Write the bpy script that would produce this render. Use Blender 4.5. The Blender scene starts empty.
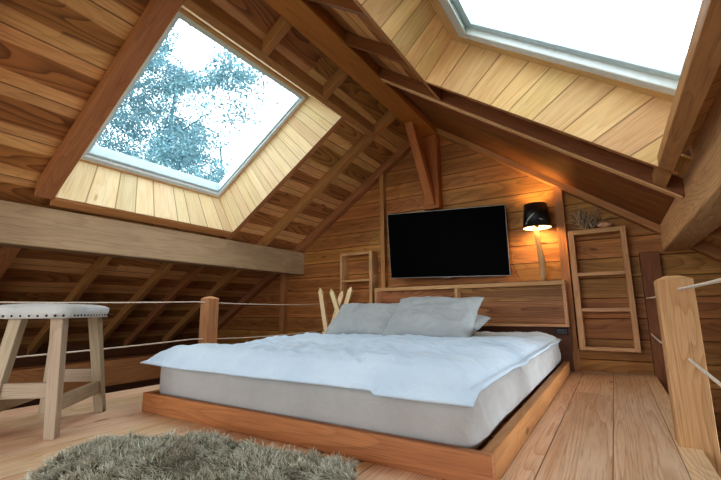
import bpy, bmesh, math, random
from mathutils import Vector, Matrix, noise, Euler
random.seed(7)
PI = math.pi
scene = bpy.context.scene
COL = scene.collection

# ------------------------------------------------------------------ tagging
def tag(o, label=None, cat=None, group=None, kind=None):
    if label: o['label'] = label
    if cat: o['category'] = cat
    if group: o['group'] = group
    if kind: o['kind'] = kind
    return o

def empty(name, loc, label=None, cat=None, group=None, rot=(0, 0, 0), kind=None):
    o = bpy.data.objects.new(name, None)
    COL.objects.link(o)
    o.location = loc; o.rotation_euler = rot; o.empty_display_size = .05
    return tag(o, label, cat, group, kind)

# ------------------------------------------------------------------ node helpers
class NT:
    def __init__(s, name):
        s.m = bpy.data.materials.new(name); s.m.use_nodes = True
        s.t = s.m.node_tree; s.t.nodes.clear()
        s.out = s.t.nodes.new('ShaderNodeOutputMaterial')
    def n(s, typ, **kw):
        nd = s.t.nodes.new(typ)
        for k, v in kw.items():
            if k in nd.bl_rna.properties: setattr(nd, k, v)
        return nd
    def set(s, sock, v):
        if isinstance(v, bpy.types.NodeSocket): s.t.links.new(v, sock)
        else: sock.default_value = v
    def math(s, op, a, b=None, c=None, clamp=False):
        nd = s.n('ShaderNodeMath', operation=op, use_clamp=clamp)
        s.set(nd.inputs[0], a)
        if b is not None: s.set(nd.inputs[1], b)
        if c is not None: s.set(nd.inputs[2], c)
        return nd.outputs[0]
    def comb(s, x, y, z):
        nd = s.n('ShaderNodeCombineXYZ')
        for i, v in enumerate((x, y, z)): s.set(nd.inputs[i], v)
        return nd.outputs[0]
    def noise(s, vec, scale, detail=2, rough=.5, dist=0, color=False):
        nd = s.n('ShaderNodeTexNoise')
        s.set(nd.inputs['Vector'], vec); nd.inputs['Scale'].default_value = scale
        nd.inputs['Detail'].default_value = detail; nd.inputs['Roughness'].default_value = rough
        nd.inputs['Distortion'].default_value = dist
        return nd.outputs[1 if color else 0]
    def mix(s, f, a, b, blend='MIX'):
        nd = s.n('ShaderNodeMix', data_type='RGBA', blend_type=blend)
        s.set(nd.inputs[0], f); s.set(nd.inputs[6], a); s.set(nd.inputs[7], b)
        return nd.outputs[2]
    def ramp(s, v, lo, hi, a=0., b=1.):
        nd = s.n('ShaderNodeMapRange', interpolation_type='SMOOTHSTEP')
        s.set(nd.inputs[0], v)
        for i, x in enumerate((lo, hi, a, b)): nd.inputs[1 + i].default_value = x
        return nd.outputs[0]
    def bsdf(s, color, rough=.6, bump=None, bs=.3, bd=.002, spec=.4, **kw):
        nd = s.n('ShaderNodeBsdfPrincipled')
        s.set(nd.inputs['Base Color'], color); s.set(nd.inputs['Roughness'], rough)
        nd.inputs['Specular IOR Level'].default_value = spec
        for k, v in kw.items(): s.set(nd.inputs[k.replace('_', ' ')], v)
        if bump is not None:
            b = s.n('ShaderNodeBump'); b.inputs['Strength'].default_value = bs
            b.inputs['Distance'].default_value = bd; s.set(b.inputs['Height'], bump)
            s.t.links.new(b.outputs[0], nd.inputs['Normal'])
        s.t.links.new(nd.outputs[0], s.out.inputs[0])
        return nd

def rgb(h, k=1.0):
    h = h.lstrip('#'); c = [int(h[i:i + 2], 16) / 255 for i in (0, 2, 4)]
    return tuple(((x / 12.92) if x <= .04045 else ((x + .055) / 1.055) ** 2.4) * k for x in c) + (1,)

# ------------------------------------------------------------------ wood
def wood(name, pale, mid, dark, rings=26., contrast=.6, heart=0., knots=.8, rough=.55, var=.25, spec=.35, cath=.6, vs=5., seam=0.):
    s = NT(name)
    uv = s.n('ShaderNodeUVMap'); uv.uv_map = 'UVMap'
    sx = s.n('ShaderNodeSeparateXYZ'); s.t.links.new(uv.outputs[0], sx.inputs[0])
    at = s.n('ShaderNodeAttribute'); at.attribute_name = 'bd'
    sa = s.n('ShaderNodeSeparateColor'); s.t.links.new(at.outputs['Color'], sa.inputs[0])
    u, v = sx.outputs[0], sx.outputs[1]; vn, rnd = sa.outputs[0], sa.outputs[1]
    r50 = s.math('MULTIPLY', rnd, 50.)
    # knots
    vo = s.n('ShaderNodeTexVoronoi'); vo.inputs['Scale'].default_value = 1.
    s.set(vo.inputs['Vector'], s.comb(s.math('MULTIPLY', u, 1.5), s.math('MULTIPLY', v, 4.2), r50))
    d = vo.outputs['Distance']
    sc = s.n('ShaderNodeSeparateColor'); s.t.links.new(vo.outputs['Color'], sc.inputs[0])
    has = s.math('GREATER_THAN', sc.outputs[0], 1 - .85 * knots)
    kn = s.math('MULTIPLY', s.ramp(d, .05, .10, 1., 0.), has)
    halo = s.math('MULTIPLY', s.ramp(d, .03, .40, 1., 0.), has)
    # growth rings: contours of a stretched noise
    n1 = s.noise(s.comb(s.math('MULTIPLY', u, cath), s.math('MULTIPLY', v, vs), r50), 1., 1.5, .4)
    n1 = s.math('ADD', n1, s.math('MULTIPLY', halo, .10))
    ph = s.math('MULTIPLY', n1, rings * 2)
    fr = s.math('FRACT', ph)
    ring = s.math('POWER', fr, 2.2)
    ring = s.math('MULTIPLY', ring, s.ramp(fr, .93, 1., 1., 0.))
    fine = s.noise(s.comb(s.math('MULTIPLY', u, 5.), s.math('MULTIPLY', v, 190.), r50), 1., 2, .6)
    blot = s.noise(s.comb(s.math('MULTIPLY', u, 1.3), s.math('MULTIPLY', v, 5.), r50), 1., 3, .6)
    c = s.mix(s.math('MULTIPLY', ring, contrast, clamp=True), pale, mid)
    c = s.mix(s.ramp(blot, .35, .75, 0., .45), c, mid)
    if heart > 0:
        a = s.math('ABSOLUTE', s.math('SUBTRACT', vn, .5))
        wob = s.noise(s.comb(s.math('MULTIPLY', u, .8), r50, 0.), 1., 2)
        a = s.math('ADD', a, s.math('MULTIPLY', s.math('SUBTRACT', wob, .5), .35))
        hh = s.ramp(a, .235, .275, 1., 0.)
        hc = s.mix(s.math('MULTIPLY', ring, .9, clamp=True), mid, dark)
        c = s.mix(s.math('MULTIPLY', hh, heart), c, hc)
    c = s.mix(s.math('MULTIPLY', s.ramp(fine, .45, .8, 0., 1.), .46), c, dark)
    c = s.mix(s.math('MULTIPLY', kn, .85), c, dark)
    if seam:
        ed = s.math('ABSOLUTE', s.math('SUBTRACT', vn, .5))
        c = s.mix(s.math('MULTIPLY', s.ramp(ed, .5 - seam, .5 - seam * .3), .65), c, tuple(x * .7 for x in dark[:3]) + (1,))
    h = s.n('ShaderNodeHueSaturation'); s.set(h.inputs['Color'], c)
    s.set(h.inputs['Value'], s.math('ADD', s.math('MULTIPLY', s.math('SUBTRACT', rnd, .5), 2 * var), 1.))
    s.set(h.inputs['Hue'], s.math('ADD', s.math('MULTIPLY', s.math('SUBTRACT', sa.outputs[2], .5), .02), .5))
    bump = s.math('ADD', s.math('MULTIPLY', fine, .6), s.math('MULTIPLY', ring, -.4))
    s.bsdf(h.outputs[0], rough, bump, .35, .002, spec)
    return s.m

W = {}
W['roof'] = wood('roof_board_wood', rgb('#dcae76'), rgb('#a8743f'), rgb('#4e2b14'), rings=9, contrast=.3, heart=.9, knots=.35, var=.12, vs=3.6, cath=.6, seam=.02)
W['gable'] = wood('gable_plank_wood', rgb('#c28b50'), rgb('#905f31'), rgb('#482813'), rings=7, contrast=.6, heart=.35, knots=.9, var=.20, vs=3.6, seam=.035)
W['rafter'] = wood('rafter_wood', rgb('#b98657'), rgb('#94633b'), rgb('#50301b'), rings=8, contrast=.5, knots=.5, var=.10)
W['ridge'] = wood('ridge_beam_wood', rgb('#bd7e47'), rgb('#9a6032'), rgb('#583017'), rings=7, contrast=.45, knots=.5, var=.06)
W['grey'] = wood('weathered_beam_wood', rgb('#b39a7a'), rgb('#917860'), rgb('#54432f'), rings=6, contrast=.45, knots=.8, var=.04, rough=.7)
W['fir'] = wood('fir_beam_wood', rgb('#e0bc90'), rgb('#b8885a'), rgb('#6e4828'), rings=12, contrast=.8, knots=.3, var=.04, vs=8, cath=.45)
W['pale'] = wood('pale_pine_wood', rgb('#f2dfb8'), rgb('#e3c08c'), rgb('#a87c4c'), rings=6, contrast=.35, knots=.6, var=.10, seam=.045)
W['pale2'] = wood('tan_pine_wood', rgb('#e6c492'), rgb('#cfa06a'), rgb('#8f6036'), rings=7, contrast=.5, knots=.25, var=.14, seam=.035)
W['trimw'] = wood('pine_trim_wood', rgb('#d9b384'), rgb('#c4935c'), rgb('#8a5a30'), rings=7, contrast=.4, knots=.2, var=.05)
W['floor'] = wood('floor_larch_wood', rgb('#ecd0b2'), rgb('#cc9c70'), rgb('#7c4e2e'), rings=11, contrast=.85, knots=1., var=.10, rough=.42, vs=7., cath=.32, seam=.012)
W['bed'] = wood('bed_frame_wood', rgb('#b98554'), rgb('#906038'), rgb('#52301a'), rings=7, contrast=.5, knots=.7, var=.06, rough=.5)
W['post'] = wood('post_wood', rgb('#cda377'), rgb('#ab7d50'), rgb('#6b4526'), rings=9, contrast=.8, knots=.7, var=.04, vs=8., cath=.45)
W['umber_shade'] = wood('umber_shade_wood', rgb('#8f5d36'), rgb('#6e4326'), rgb('#3c2212'), rings=8, contrast=.5, knots=.6, var=.08)  # dark brown wood; also puts roof-void shade into the right rafters' colour
W['shelf'] = wood('shelf_wood', rgb('#bd8b5c'), rgb('#9b673c'), rgb('#5c351c'), rings=8, contrast=.5, knots=.3, var=.08)
W['back'] = wood('shelf_back_wood', rgb('#c08d60'), rgb('#885734'), rgb('#42240f'), rings=9, contrast=.95, heart=.5, knots=.5, var=.08, seam=.02)
W['stool'] = wood('stool_wood', rgb('#b0a08a'), rgb('#93806a'), rgb('#544636'), rings=7, contrast=.45, knots=.3, var=.04, rough=.75)
W['dark'] = wood('dark_lower_wood', rgb('#6e4830'), rgb('#523422'), rgb('#2c190e'), rings=8, contrast=.5, knots=.5, var=.15)
W['stick'] = wood('peeled_stick_wood', rgb('#cba67a'), rgb('#b0855a'), rgb('#7a5634'), rings=5, contrast=.3, knots=.2, var=.04)

# ------------------------------------------------------------------ mesh builder
class MB:
    def __init__(s): s.v = []; s.f = []; s.uv = []; s.bd = []
    def hexa(s, P, grain=0, rnd=None, vspan=None):
        """P: 8 points indexed by i + 2*j + 4*k along axes 0,1,2"""
        P = [Vector(p) for p in P]; base = len(s.v); s.v += [tuple(p) for p in P]
        L = [(P[1] - P[0]).length, (P[2] - P[0]).length, (P[4] - P[0]).length]
        L2 = [(P[3] - P[2]).length, (P[3] - P[1]).length, (P[6] - P[2]).length]
        L = [max(a, b) for a, b in zip(L, L2)]
        cr = [a for a in range(3) if a != grain]
        wide = cr[0] if L[cr[0]] >= L[cr[1]] else cr[1]
        r = random.random() if rnd is None else rnd; r2 = random.random()
        uo, vo = random.uniform(0, 90), random.uniform(0, 90)
        det = (P[1] - P[0]).cross(P[2] - P[0]).dot(P[4] - P[0])
        faces = [(0, 0), (0, 1), (1, 0), (1, 1), (2, 0), (2, 1)]
        for ax, side in faces:
            a, b = [(1, 2), (2, 0), (0, 1)][ax]
            q = [(0, 0), (1, 0), (1, 1), (0, 1)]
            if not side: q = q[::-1]
            if det < 0: q = q[::-1]
            idx = []; uvs = []; bds = []
            for qa, qb in q:
                co = [0, 0, 0]; co[ax] = side; co[a] = qa; co[b] = qb
                idx.append(base + co[0] + 2 * co[1] + 4 * co[2])
                if ax == grain:
                    u_ = co[cr[0]] * L[cr[0]] * .12 ; v_ = co[cr[1]] * L[cr[1]]
                else:
                    o = a if b == grain else b
                    u_ = co[grain] * L[grain]; v_ = co[o] * L[o] + (0 if o == wide else L[wide] + .03)
                uvs.append((u_ + uo, v_ + vo)); bds.append((co[wide] if ax != wide else .5 * 0 + co[wide], r, r2, 1))
            s.f.append(idx); s.uv.append(uvs); s.bd.append(bds)
        return s
    def box(s, lo, hi, grain=None, rnd=None):
        lo = list(lo); hi = list(hi)
        if grain is None: grain = max(range(3), key=lambda i: hi[i] - lo[i])
        P = [(hi[0] if k & 1 else lo[0], hi[1] if k & 2 else lo[1], hi[2] if k & 4 else lo[2]) for k in range(8)]
        return s.hexa(P, grain, rnd)
    def beam(s, a, b, w, h, up=(0, 0, 1), w2=None, h2=None, rnd=None):
        """bar from a to b, width w (sideways) height h (along up)"""
        a, b = Vector(a), Vector(b); d = (b - a).normalized()
        sd = d.cross(Vector(up)).normalized(); u = sd.cross(d).normalized()
        w2 = w if w2 is None else w2; h2 = h if h2 is None else h2
        P = []
        for k in range(8):
            e = b if k & 1 else a; ww = w2 if k & 1 else w; hh = h2 if k & 1 else h
            P.append(e + sd * ww / 2 * (1 if k & 2 else -1) + u * hh / 2 * (1 if k & 4 else -1))
        return s.hexa(P, 0, rnd)
    def build(s, name, m, parent=None, bevel=.003, local=None, smooth=False):
        me = bpy.data.meshes.new(name)
        off = Vector(local) if local is not None else Vector((0, 0, 0))
        me.from_pydata([tuple(Vector(p) - off) for p in s.v], [], s.f)
        ul = me.uv_layers.new(name='UVMap')
        ca = me.color_attributes.new('bd', 'FLOAT_COLOR', 'CORNER')
        ul = me.uv_layers['UVMap']; ca = me.color_attributes['bd']
        i = 0
        for uvs, bds in zip(s.uv, s.bd):
            for a, b in zip(uvs, bds): ul.data[i].uv = a; ca.data[i].color = b; i += 1
        me.materials.append(m)
        o = bpy.data.objects.new(name, me); COL.objects.link(o)
        if parent is not None:
            o.parent = parent
            if local is None: o.matrix_parent_inverse = parent.matrix_basis.inverted()
        if bevel:
            bm_ = o.modifiers.new('Bevel', 'BEVEL'); bm_.width = bevel; bm_.segments = 2; bm_.limit_method = 'ANGLE'
        return o

def raw(name, verts, faces, m, parent=None, smooth=True, mods=None):
    me = bpy.data.meshes.new(name); me.from_pydata([tuple(v) for v in verts], [], faces); me.update()
    if m: me.materials.append(m)
    if smooth:
        for p in me.polygons: p.use_smooth = True
    o = bpy.data.objects.new(name, me); COL.objects.link(o)
    if parent is not None:
        o.parent = parent; o.matrix_parent_inverse = parent.matrix_basis.inverted()
    return o

def tube_data(pts, rad, seg=8, V=None, F=None, cap=True):
    V = [] if V is None else V; F = [] if F is None else F
    pts = [Vector(p) for p in pts]; n = len(pts)
    if not hasattr(rad, '__len__'): rad = [rad] * n
    base = len(V); prev = None
    for i, p in enumerate(pts):
        d = (pts[min(i + 1, n - 1)] - pts[max(i - 1, 0)]).normalized()
        if prev is None:
            a = d.orthogonal().normalized()
        else:
            a = (prev - d * prev.dot(d)).normalized()
        prev = a; b = d.cross(a)
        for k in range(seg):
            t = 2 * PI * k / seg; V.append(p + (a * math.cos(t) + b * math.sin(t)) * rad[i])
    for i in range(n - 1):
        for k in range(seg):
            k2 = (k + 1) % seg
            F.append([base + i * seg + k, base + i * seg + k2, base + (i + 1) * seg + k2, base + (i + 1) * seg + k])
    if cap:
        F.append([base + k for k in range(seg)][::-1]); F.append([base + (n - 1) * seg + k for k in range(seg)])
    return V, F

def lathe_data(prof, seg=24, c=(0, 0, 0), V=None, F=None, closed=False):
    V = [] if V is None else V; F = [] if F is None else F; base = len(V); n = len(prof)
    for r_, z in prof:
        for k in range(seg):
            t = 2 * PI * k / seg; V.append(Vector((c[0] + r_ * math.cos(t), c[1] + r_ * math.sin(t), c[2] + z)))
    for i in range(n - 1 if not closed else n):
        j = (i + 1) % n
        for k in range(seg):
            k2 = (k + 1) % seg
            F.append([base + i * seg + k, base + i * seg + k2, base + j * seg + k2, base + j * seg + k])
    return V, F

def simple(name, col, rough=.6, noise_s=None, amt=.15, spec=.4, bs=.2, **kw):
    s = NT(name); c = col; bump = None
    if noise_s:
        tc = s.n('ShaderNodeTexCoord'); f = s.noise(tc.outputs['Object'], noise_s, 3, .6)
        c = s.mix(s.ramp(f, .3, .7), tuple(x * (1 - amt) for x in col[:3]) + (1,), tuple(min(1, x * (1 + amt)) for x in col[:3]) + (1,)); bump = f
    s.bsdf(c, rough, bump, bs, .003, spec, **kw)
    return s.m

# ------------------------------------------------------------------ geometry of the place
AX, AZ, SL, SR = -1.76, 2.84, .65, -.725        # roof apex (rafter undersides) and the two slopes
YW = 4.53; YF = -2.6                              # gable wall, wall behind the camera
def zL(x, o=0.): return AZ + o + SL * (x - AX)
def zR(x, o=0.): return AZ + o + SR * (x - AX)
FX0, FX1 = -3.3, .26                              # loft floor edges
BD = .11                                          # underside of roof boards above rafter undersides

# gable wall planks
def gable(name, y0, y1, hole=None):
    mb = MB(); z = -2.4
    ph = .193
    while z < 3.0:
        z1 = min(z + ph, 3.0)
        def xl(zz): return max(-6., AX + (zz - AZ - .17) / SL)
        def xr(zz): return min(2.45, AX + (zz - AZ - .17) / SR)
        spans = [(xl(z), xl(z1), xr(z), xr(z1))]
        if hole and z1 > hole[2] + .01 and z < hole[3] - .01:
            spans = [(xl(z), xl(z1), hole[0], hole[0]), (hole[1], hole[1], xr(z), xr(z1))]
        for a0, a1, b0, b1 in spans:
            if b0 - a0 < .02: continue
            cuts = [0, 1]
            if b0 - a0 > 3: cuts = [0, random.uniform(.3, .7), 1]
            for c0, c1 in zip(cuts, cuts[1:]):
                p = lambda t, z_, lo, hi: lo + (hi - lo) * t
                P = []
                for k in range(8):
                    t = c1 if k & 1 else c0; top = k & 4
                    x = p(t, 0, a1, b1) if top else p(t, 0, a0, b0)
                    P.append((x, y1 if k & 2 else y0, z1 if top else z))
                mb.hexa(P, 0)
        z = z1
    return tag(mb.build(name, W['gable'], bevel=.006), kind='structure')
gable('wall_back', YW, YW + .03)
gable('wall_front', YF - .03, YF, hole=(-3.1, .1, 0.0, 2.1))  # unseen wall; its opening is added to let fill daylight in
mb = MB(); mb.box((-6.3, YW + .03, -2.4), (2.7, YW + .12, 0.0))
for (xa, xb, za, zb_) in ((-6.0, AX, zL(-6.0, .17), AZ + .17), (AX, 2.45, AZ + .17, zR(2.45, .17))):
    mb.hexa([(xa, YW + .03, 0), (xb, YW + .03, 0), (xa, YW + .12, 0), (xb, YW + .12, 0), (xa, YW + .03, max(za, .01)), (xb, YW + .03, max(zb_, .01)), (xa, YW + .12, max(za, .01)), (xb, YW + .12, max(zb_, .01))], 0)
tag(mb.build('wall_outer', W['dark'], bevel=0), kind='structure')

# floor
mb = MB(); xs = [FX0 + .0]
e = [-3.3, -3.05, -2.78, -2.50, -2.24, -1.97, -1.70, -1.42, -1.14, -.86, -.575, -.30, -.063, .17]
for i in range(len(e) - 1):
    y = YF; x0, x1 = e[i], e[i + 1]
    first = True
    while y < YW:
        y2 = min(YW, y + (random.uniform(.8, 3.2) if first else random.uniform(2.2, 3.6))); first = False
        if i == len(e) - 3: y2 = min(YW, {YF: 3.38}.get(y, YW))
        if YW - y2 < .5: y2 = YW
        mb.box((x0, y, -.03), (x1, y2, 0), 1); y = y2
mb.box((.17, YF, -.03), (FX1, YW, 0), 1)
tag(mb.build('floor', W['floor'], bevel=.003), kind='structure')
mb = MB(); mb.box((FX0, YF, -.2), (FX0 + .04, YW, -.031), 1); mb.box((FX1 - .04, YF, -.2), (FX1, YW, -.031), 1)
x = FX0 + .04
mb.box((FX0 + .04, YF, -.06), (FX1 - .04, YW, -.031), 1)
tag(mb.build('trim_1', W['dark'], bevel=0), kind='structure')

# lower storey shell
mb = MB(); mb.box((-6.2, YF, -2.5), (2.6, YW, -2.4), 1); tag(mb.build('floor_lower', W['dark'], bevel=0), kind='structure')
mb = MB()
for k in range(13):
    z0 = -2.4 + k * .2; mb.box((-6.1, YF, z0), (-6.02, YW, z0 + .2), 1)
tag(mb.build('wall_left', W['dark'], bevel=.005), kind='structure')
mb = MB()
for k in range(13):
    z0 = -2.4 + k * .2; mb.box((2.46, YF, z0), (2.54, YW, z0 + .2), 1)
tag(mb.build('wall_right', W['dark'], bevel=.005), kind='structure')

# skylight openings  (x0,x1 at rafter plane; y0,y1) and window frames at offset .38
OL = dict(x0=-3.77, x1=-2.18, y0=1.31, y1=3.12); WLf = dict(x0=-3.775, x1=-2.435, y0=1.42, y1=2.90)
OR = dict(x0=-1.05, x1=.285, y0=.95, y1=2.62);   WRf = dict(x0=-.78, x1=.62, y0=1.10, y1=2.50)

def roofboards(name, side):
    mb = MB(); z = zL if side == 'L' else zR; S = SL if side == 'L' else SR; O = OL if side == 'L' else OR
    xe = -6.15 if side == 'L' else 2.6
    W_ = .31
    O = dict(O)
    if side == 'R': O['x1'] += .15
    else: O['x0'] -= .02
    marks = sorted([O['x0'], O['x1']], key=lambda a: abs(a - AX))
    pts = [AX]; stops = marks + [xe]
    for st in stops:
        n = max(1, round(abs(st - pts[-1]) / W_)); a = pts[-1]
        for i in range(1, n + 1): pts.append(a + (st - a) * i / n)
    for a, b in zip(pts, pts[1:]):
        m_ = (a + b) / 2; spans = [(YF, YW)]
        if O['x0'] < m_ < O['x1']: spans = [(YF, O['y0']), (O['y1'], YW)]
        for y0, y1 in spans:
            ys = [y0]
            while y1 - ys[-1] > 3.4: ys.append(ys[-1] + random.uniform(1.8, 3.0))
            ys.append(y1)
            for c, d in zip(ys, ys[1:]):
                P = []
                for k in range(8):
                    x = b if k & 2 else a
                    P.append((x, d if k & 1 else c, z(x, BD + (.02 if k & 4 else 0))))
                mb.hexa(P, 0)
    o = mb.build(name, W['roof'], bevel=.0035); tag(o, kind='structure')
    # sheathing above, with the opening kept clear
    mb = MB()
    def slab(xa, xb, ya, yb):
        P = []
        for k in range(8):
            x = xb if k & 2 else xa
            P.append((x, yb if k & 1 else ya, z(x, .44 if k & 4 else BD + .021)))
        mb.hexa(P, 0)
    F = WLf if side == 'L' else WRf
    xa, xb = min(O['x0'], F['x0']) - .01, max(O['x1'], F['x1']) + .01
    slab(min(AX, xe), xa, YF - .1, YW + .12) if side == 'L' else slab(AX, xa, YF - .1, YW + .12)
    slab(xb, max(AX, xe), YF - .1, YW + .12)
    slab(xa, xb, YF - .1, O['y0'] - .01); slab(xa, xb, O['y1'] + .01, YW + .12)
    tag(mb.build(name + '_sheathing', W['dark'], bevel=0), kind='structure')
roofboards('ceiling_left', 'L'); roofboards('ceiling_right', 'R')

# ---- rafters
def rafter(side, y0, y1, xa, xb, label, dep=BD, o0=0., name='rafter', mat='rafter', group='sloping roof rafters'):
    z = zL if side == 'L' else zR
    mb = MB(); P = []
    for k in range(8):
        x = xb if k & 1 else xa
        P.append((x, y1 if k & 2 else y0, z(x, dep if k & 4 else o0)))
    mb.hexa(P, 0)
    return tag(mb.build(name, W[mat], bevel=.004), label, 'rafter' if name != 'header' else 'header', group)
E_ = -6.0
rafter('L', 1.18, 1.31, -3.80, -1.88, 'wide rafter along the near edge of the left skylight')
rafter('L', 1.18, 1.31, E_, -4.03, 'dark lower rafter tail under the grey beam, behind the stool seat')
rafter('L', 1.96, 2.03, -2.13, -1.88, 'short jack rafter above the left skylight, nearer of the two')
rafter('L', 2.74, 2.81, -2.13, -1.88, 'short jack rafter above the left skylight, nearer the bed wall')
rafter('L', 2.00, 2.07, E_, -4.03, 'dark lower rafter below the middle of the left skylight, left of the short post')
rafter('L', 2.70, 2.77, E_, -4.03, 'dark lower rafter right behind the left short railing post')
rafter('L', 3.12, 3.19, E_, -2.18, 'rafter lining the far side of the left skylight')
rafter('L', 3.70, 3.79, E_, -1.88, 'rafter halfway between the left skylight and the bed wall, left slope')
rafter('L', 4.42, 4.53, E_, -1.88, 'rafter lying against the bed wall on the left slope')
rafter('L', .44, .52, E_, -1.88, 'rafter on the left slope nearest to the viewer')
# header boards running along the roof
def header(side, xa, xb, y0, y1, label, dep=BD, mat='rafter'):
    z = zL if side == 'L' else zR
    mb = MB(); P = []
    for k in range(8):
        x = xb if k & 2 else xa
        P.append((x, y1 if k & 1 else y0, z(x, dep if k & 4 else 0)))
    mb.hexa(P, 0)
    return tag(mb.build('header', W[mat], bevel=.004), label, 'header', 'skylight header boards')
header('L', -2.18, -2.13, 1.31, 3.70, 'long header board above the left skylight')
header('L', -3.86, -3.79, 1.31, 3.12, 'thin header board under the left skylight on the grey beam', dep=.10)
header('R', -1.09, -1.05, -.4, 2.97, 'thin header board above the right skylight shaft')
header('R', .285, .345, -.4, 2.97, 'header board under the right skylight beside the pale beam', dep=.06)
rafter('R', 2.62, 2.66, -1.09, .36, 'thin trimmer at the foot of the right skylight boards')
rafter('R', 2.97, 3.04, -1.64, .43, 'narrow dark rafter just beyond the right skylight', mat='umber_shade')
rafter('R', 2.40, 2.44, -1.64, -1.09, 'short jack rafter between ridge beam and right skylight, farther one', mat='umber_shade')
rafter('R', 1.80, 1.84, -1.64, -1.09, 'short jack rafter between ridge beam and right skylight, nearer one', mat='umber_shade')
rafter('R', 3.70, 3.78, .64, 2.3, 'dark lower rafter right of the pale beam, nearer the bed wall')
rafter('R', 4.40, 4.53, -1.64, 2.3, 'rafter lying against the bed wall on the right slope')
rafter('R', 2.97, 3.04, .64, 2.3, 'dark lower rafter beyond the pale right beam')
mb = MB(); P = []
for k in range(8):
    x = .42 if k & 1 else -1.64
    P.append((x, 3.045 if k & 2 else 2.985, zR(x, -.001 if k & 4 else -.016)))
mb.hexa(P, 0); tag(mb.build('lit_edge_strip', W['trimw'], bevel=.002), kind='structure')  # pale strip added to stand for the light on the rafter's underside
# closed boarding in the bay beyond the right skylight
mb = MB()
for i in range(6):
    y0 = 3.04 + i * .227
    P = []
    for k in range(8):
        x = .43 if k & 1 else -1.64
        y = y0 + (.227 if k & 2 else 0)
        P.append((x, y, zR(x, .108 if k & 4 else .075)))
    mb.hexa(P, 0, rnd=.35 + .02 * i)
tag(mb.build('trim_2', W['umber_shade'], bevel=.006), kind='structure')

# ---- big beams
def bigbeam(name, lo, hi, mat, label, cat='beam', bev=.012):
    mb = MB(); mb.box(lo, hi); o = mb.build(name, W[mat], bevel=bev); return tag(o, label, cat)
bigbeam('ridge_beam', (-1.87, YF, 2.75), (-1.64, YW, 2.93), 'ridge', 'long orange ridge beam running along the roof peak')
bigbeam('purlin_beam', (-4.02, YF, 1.12), (-3.84, YW, 1.45), 'grey', 'weathered grey beam running below the left skylight')
bigbeam('purlin_beam', (.43, YF, 1.10), (.63, YW, 1.44), 'fir', 'thick pale beam at the right edge with bold grain')
bigbeam('wall_plate_beam', (-4.75, YF, -.16), (-4.55, YW, .10), 'shelf', 'low dark horizontal beam beyond the left floor edge', bev=.006)
bigbeam('king_post', (-1.86, 4.41, 1.80), (-1.65, YW, 2.75), 'ridge', 'upright post on the bed wall under the ridge beam, above the television', 'post')
mb = MB(); mb.beam((-1.815, 3.98, 2.80), (-1.745, 4.43, 1.86), .10, .10, up=(1, 0, 0))
tag(mb.build('knee_brace', W['ridge'], bevel=.006), 'slanted brace from the ridge beam down to the wall post', 'brace')
# studs on the gable wall
bigbeam('wall_stud', (-2.50, 4.46, .0), (-2.44, YW, zL(-2.47) + .02), 'shelf', 'narrow upright wall stud left of the television', 'stud', .003)
bigbeam('wall_stud', (-.41, 4.44, .0), (-.33, YW, zR(-.37) + .02), 'shelf', 'upright wall stud between the lamp and the ladder shelf', 'stud', .003)
bigbeam('wall_stud', (-4.25, 4.45, -2.4), (-4.17, YW, 1.20), 'shelf', 'far upright post under the grey beam beyond the left rope railing', 'stud', .003)
bigbeam('wall_stud', (.25, 4.43, -2.3), (.40, YW, 1.10), 'umber_shade', 'dark upright board on the wall behind the right railing post', 'stud', .003)

# ---- skylight shafts
def lining(mb, A0, A1, B0, B1, n, th):
    """boards side by side from A0..A1 (bottom edge) to B0..B1 (top edge), grain bottom to top"""
    A0, A1, B0, B1 = map(Vector, (A0, A1, B0, B1)); nrm = (A1 - A0).cross(B0 - A0).normalized() * th
    ts = [0]
    for i in range(n): ts.append(ts[-1] + random.uniform(.7, 1.4))
    ts = [t / ts[-1] for t in ts]
    for t0, t1 in zip(ts, ts[1:]):
        a, b, c, d = A0.lerp(A1, t0), B0.lerp(B1, t0), A0.lerp(A1, t1), B0.lerp(B1, t1)
        mb.hexa([a, b, c, d, a + nrm, b + nrm, c + nrm, d + nrm], 0)

m_frame = simple('skylight_frame_paint', rgb('#d2d8d8'), .4, 30, .05)
m_sash = simple('skylight_sash_paint', rgb('#c3d6de'), .35, 20, .05)
gl = NT('skylight_glass')
tr = gl.n('ShaderNodeBsdfTransparent'); tr.inputs[0].default_value = (.93, .98, 1, 1)
gs = gl.n('ShaderNodeBsdfGlossy'); gs.inputs['Roughness'].default_value = .02
mx = gl.n('ShaderNodeMixShader'); mx.inputs[0].default_value = .03; gl.t.links.new(tr.outputs[0], mx.inputs[1]); gl.t.links.new(gs.outputs[0], mx.inputs[2])
gl.t.links.new(mx.outputs[0], gl.out.inputs[0])

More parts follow.
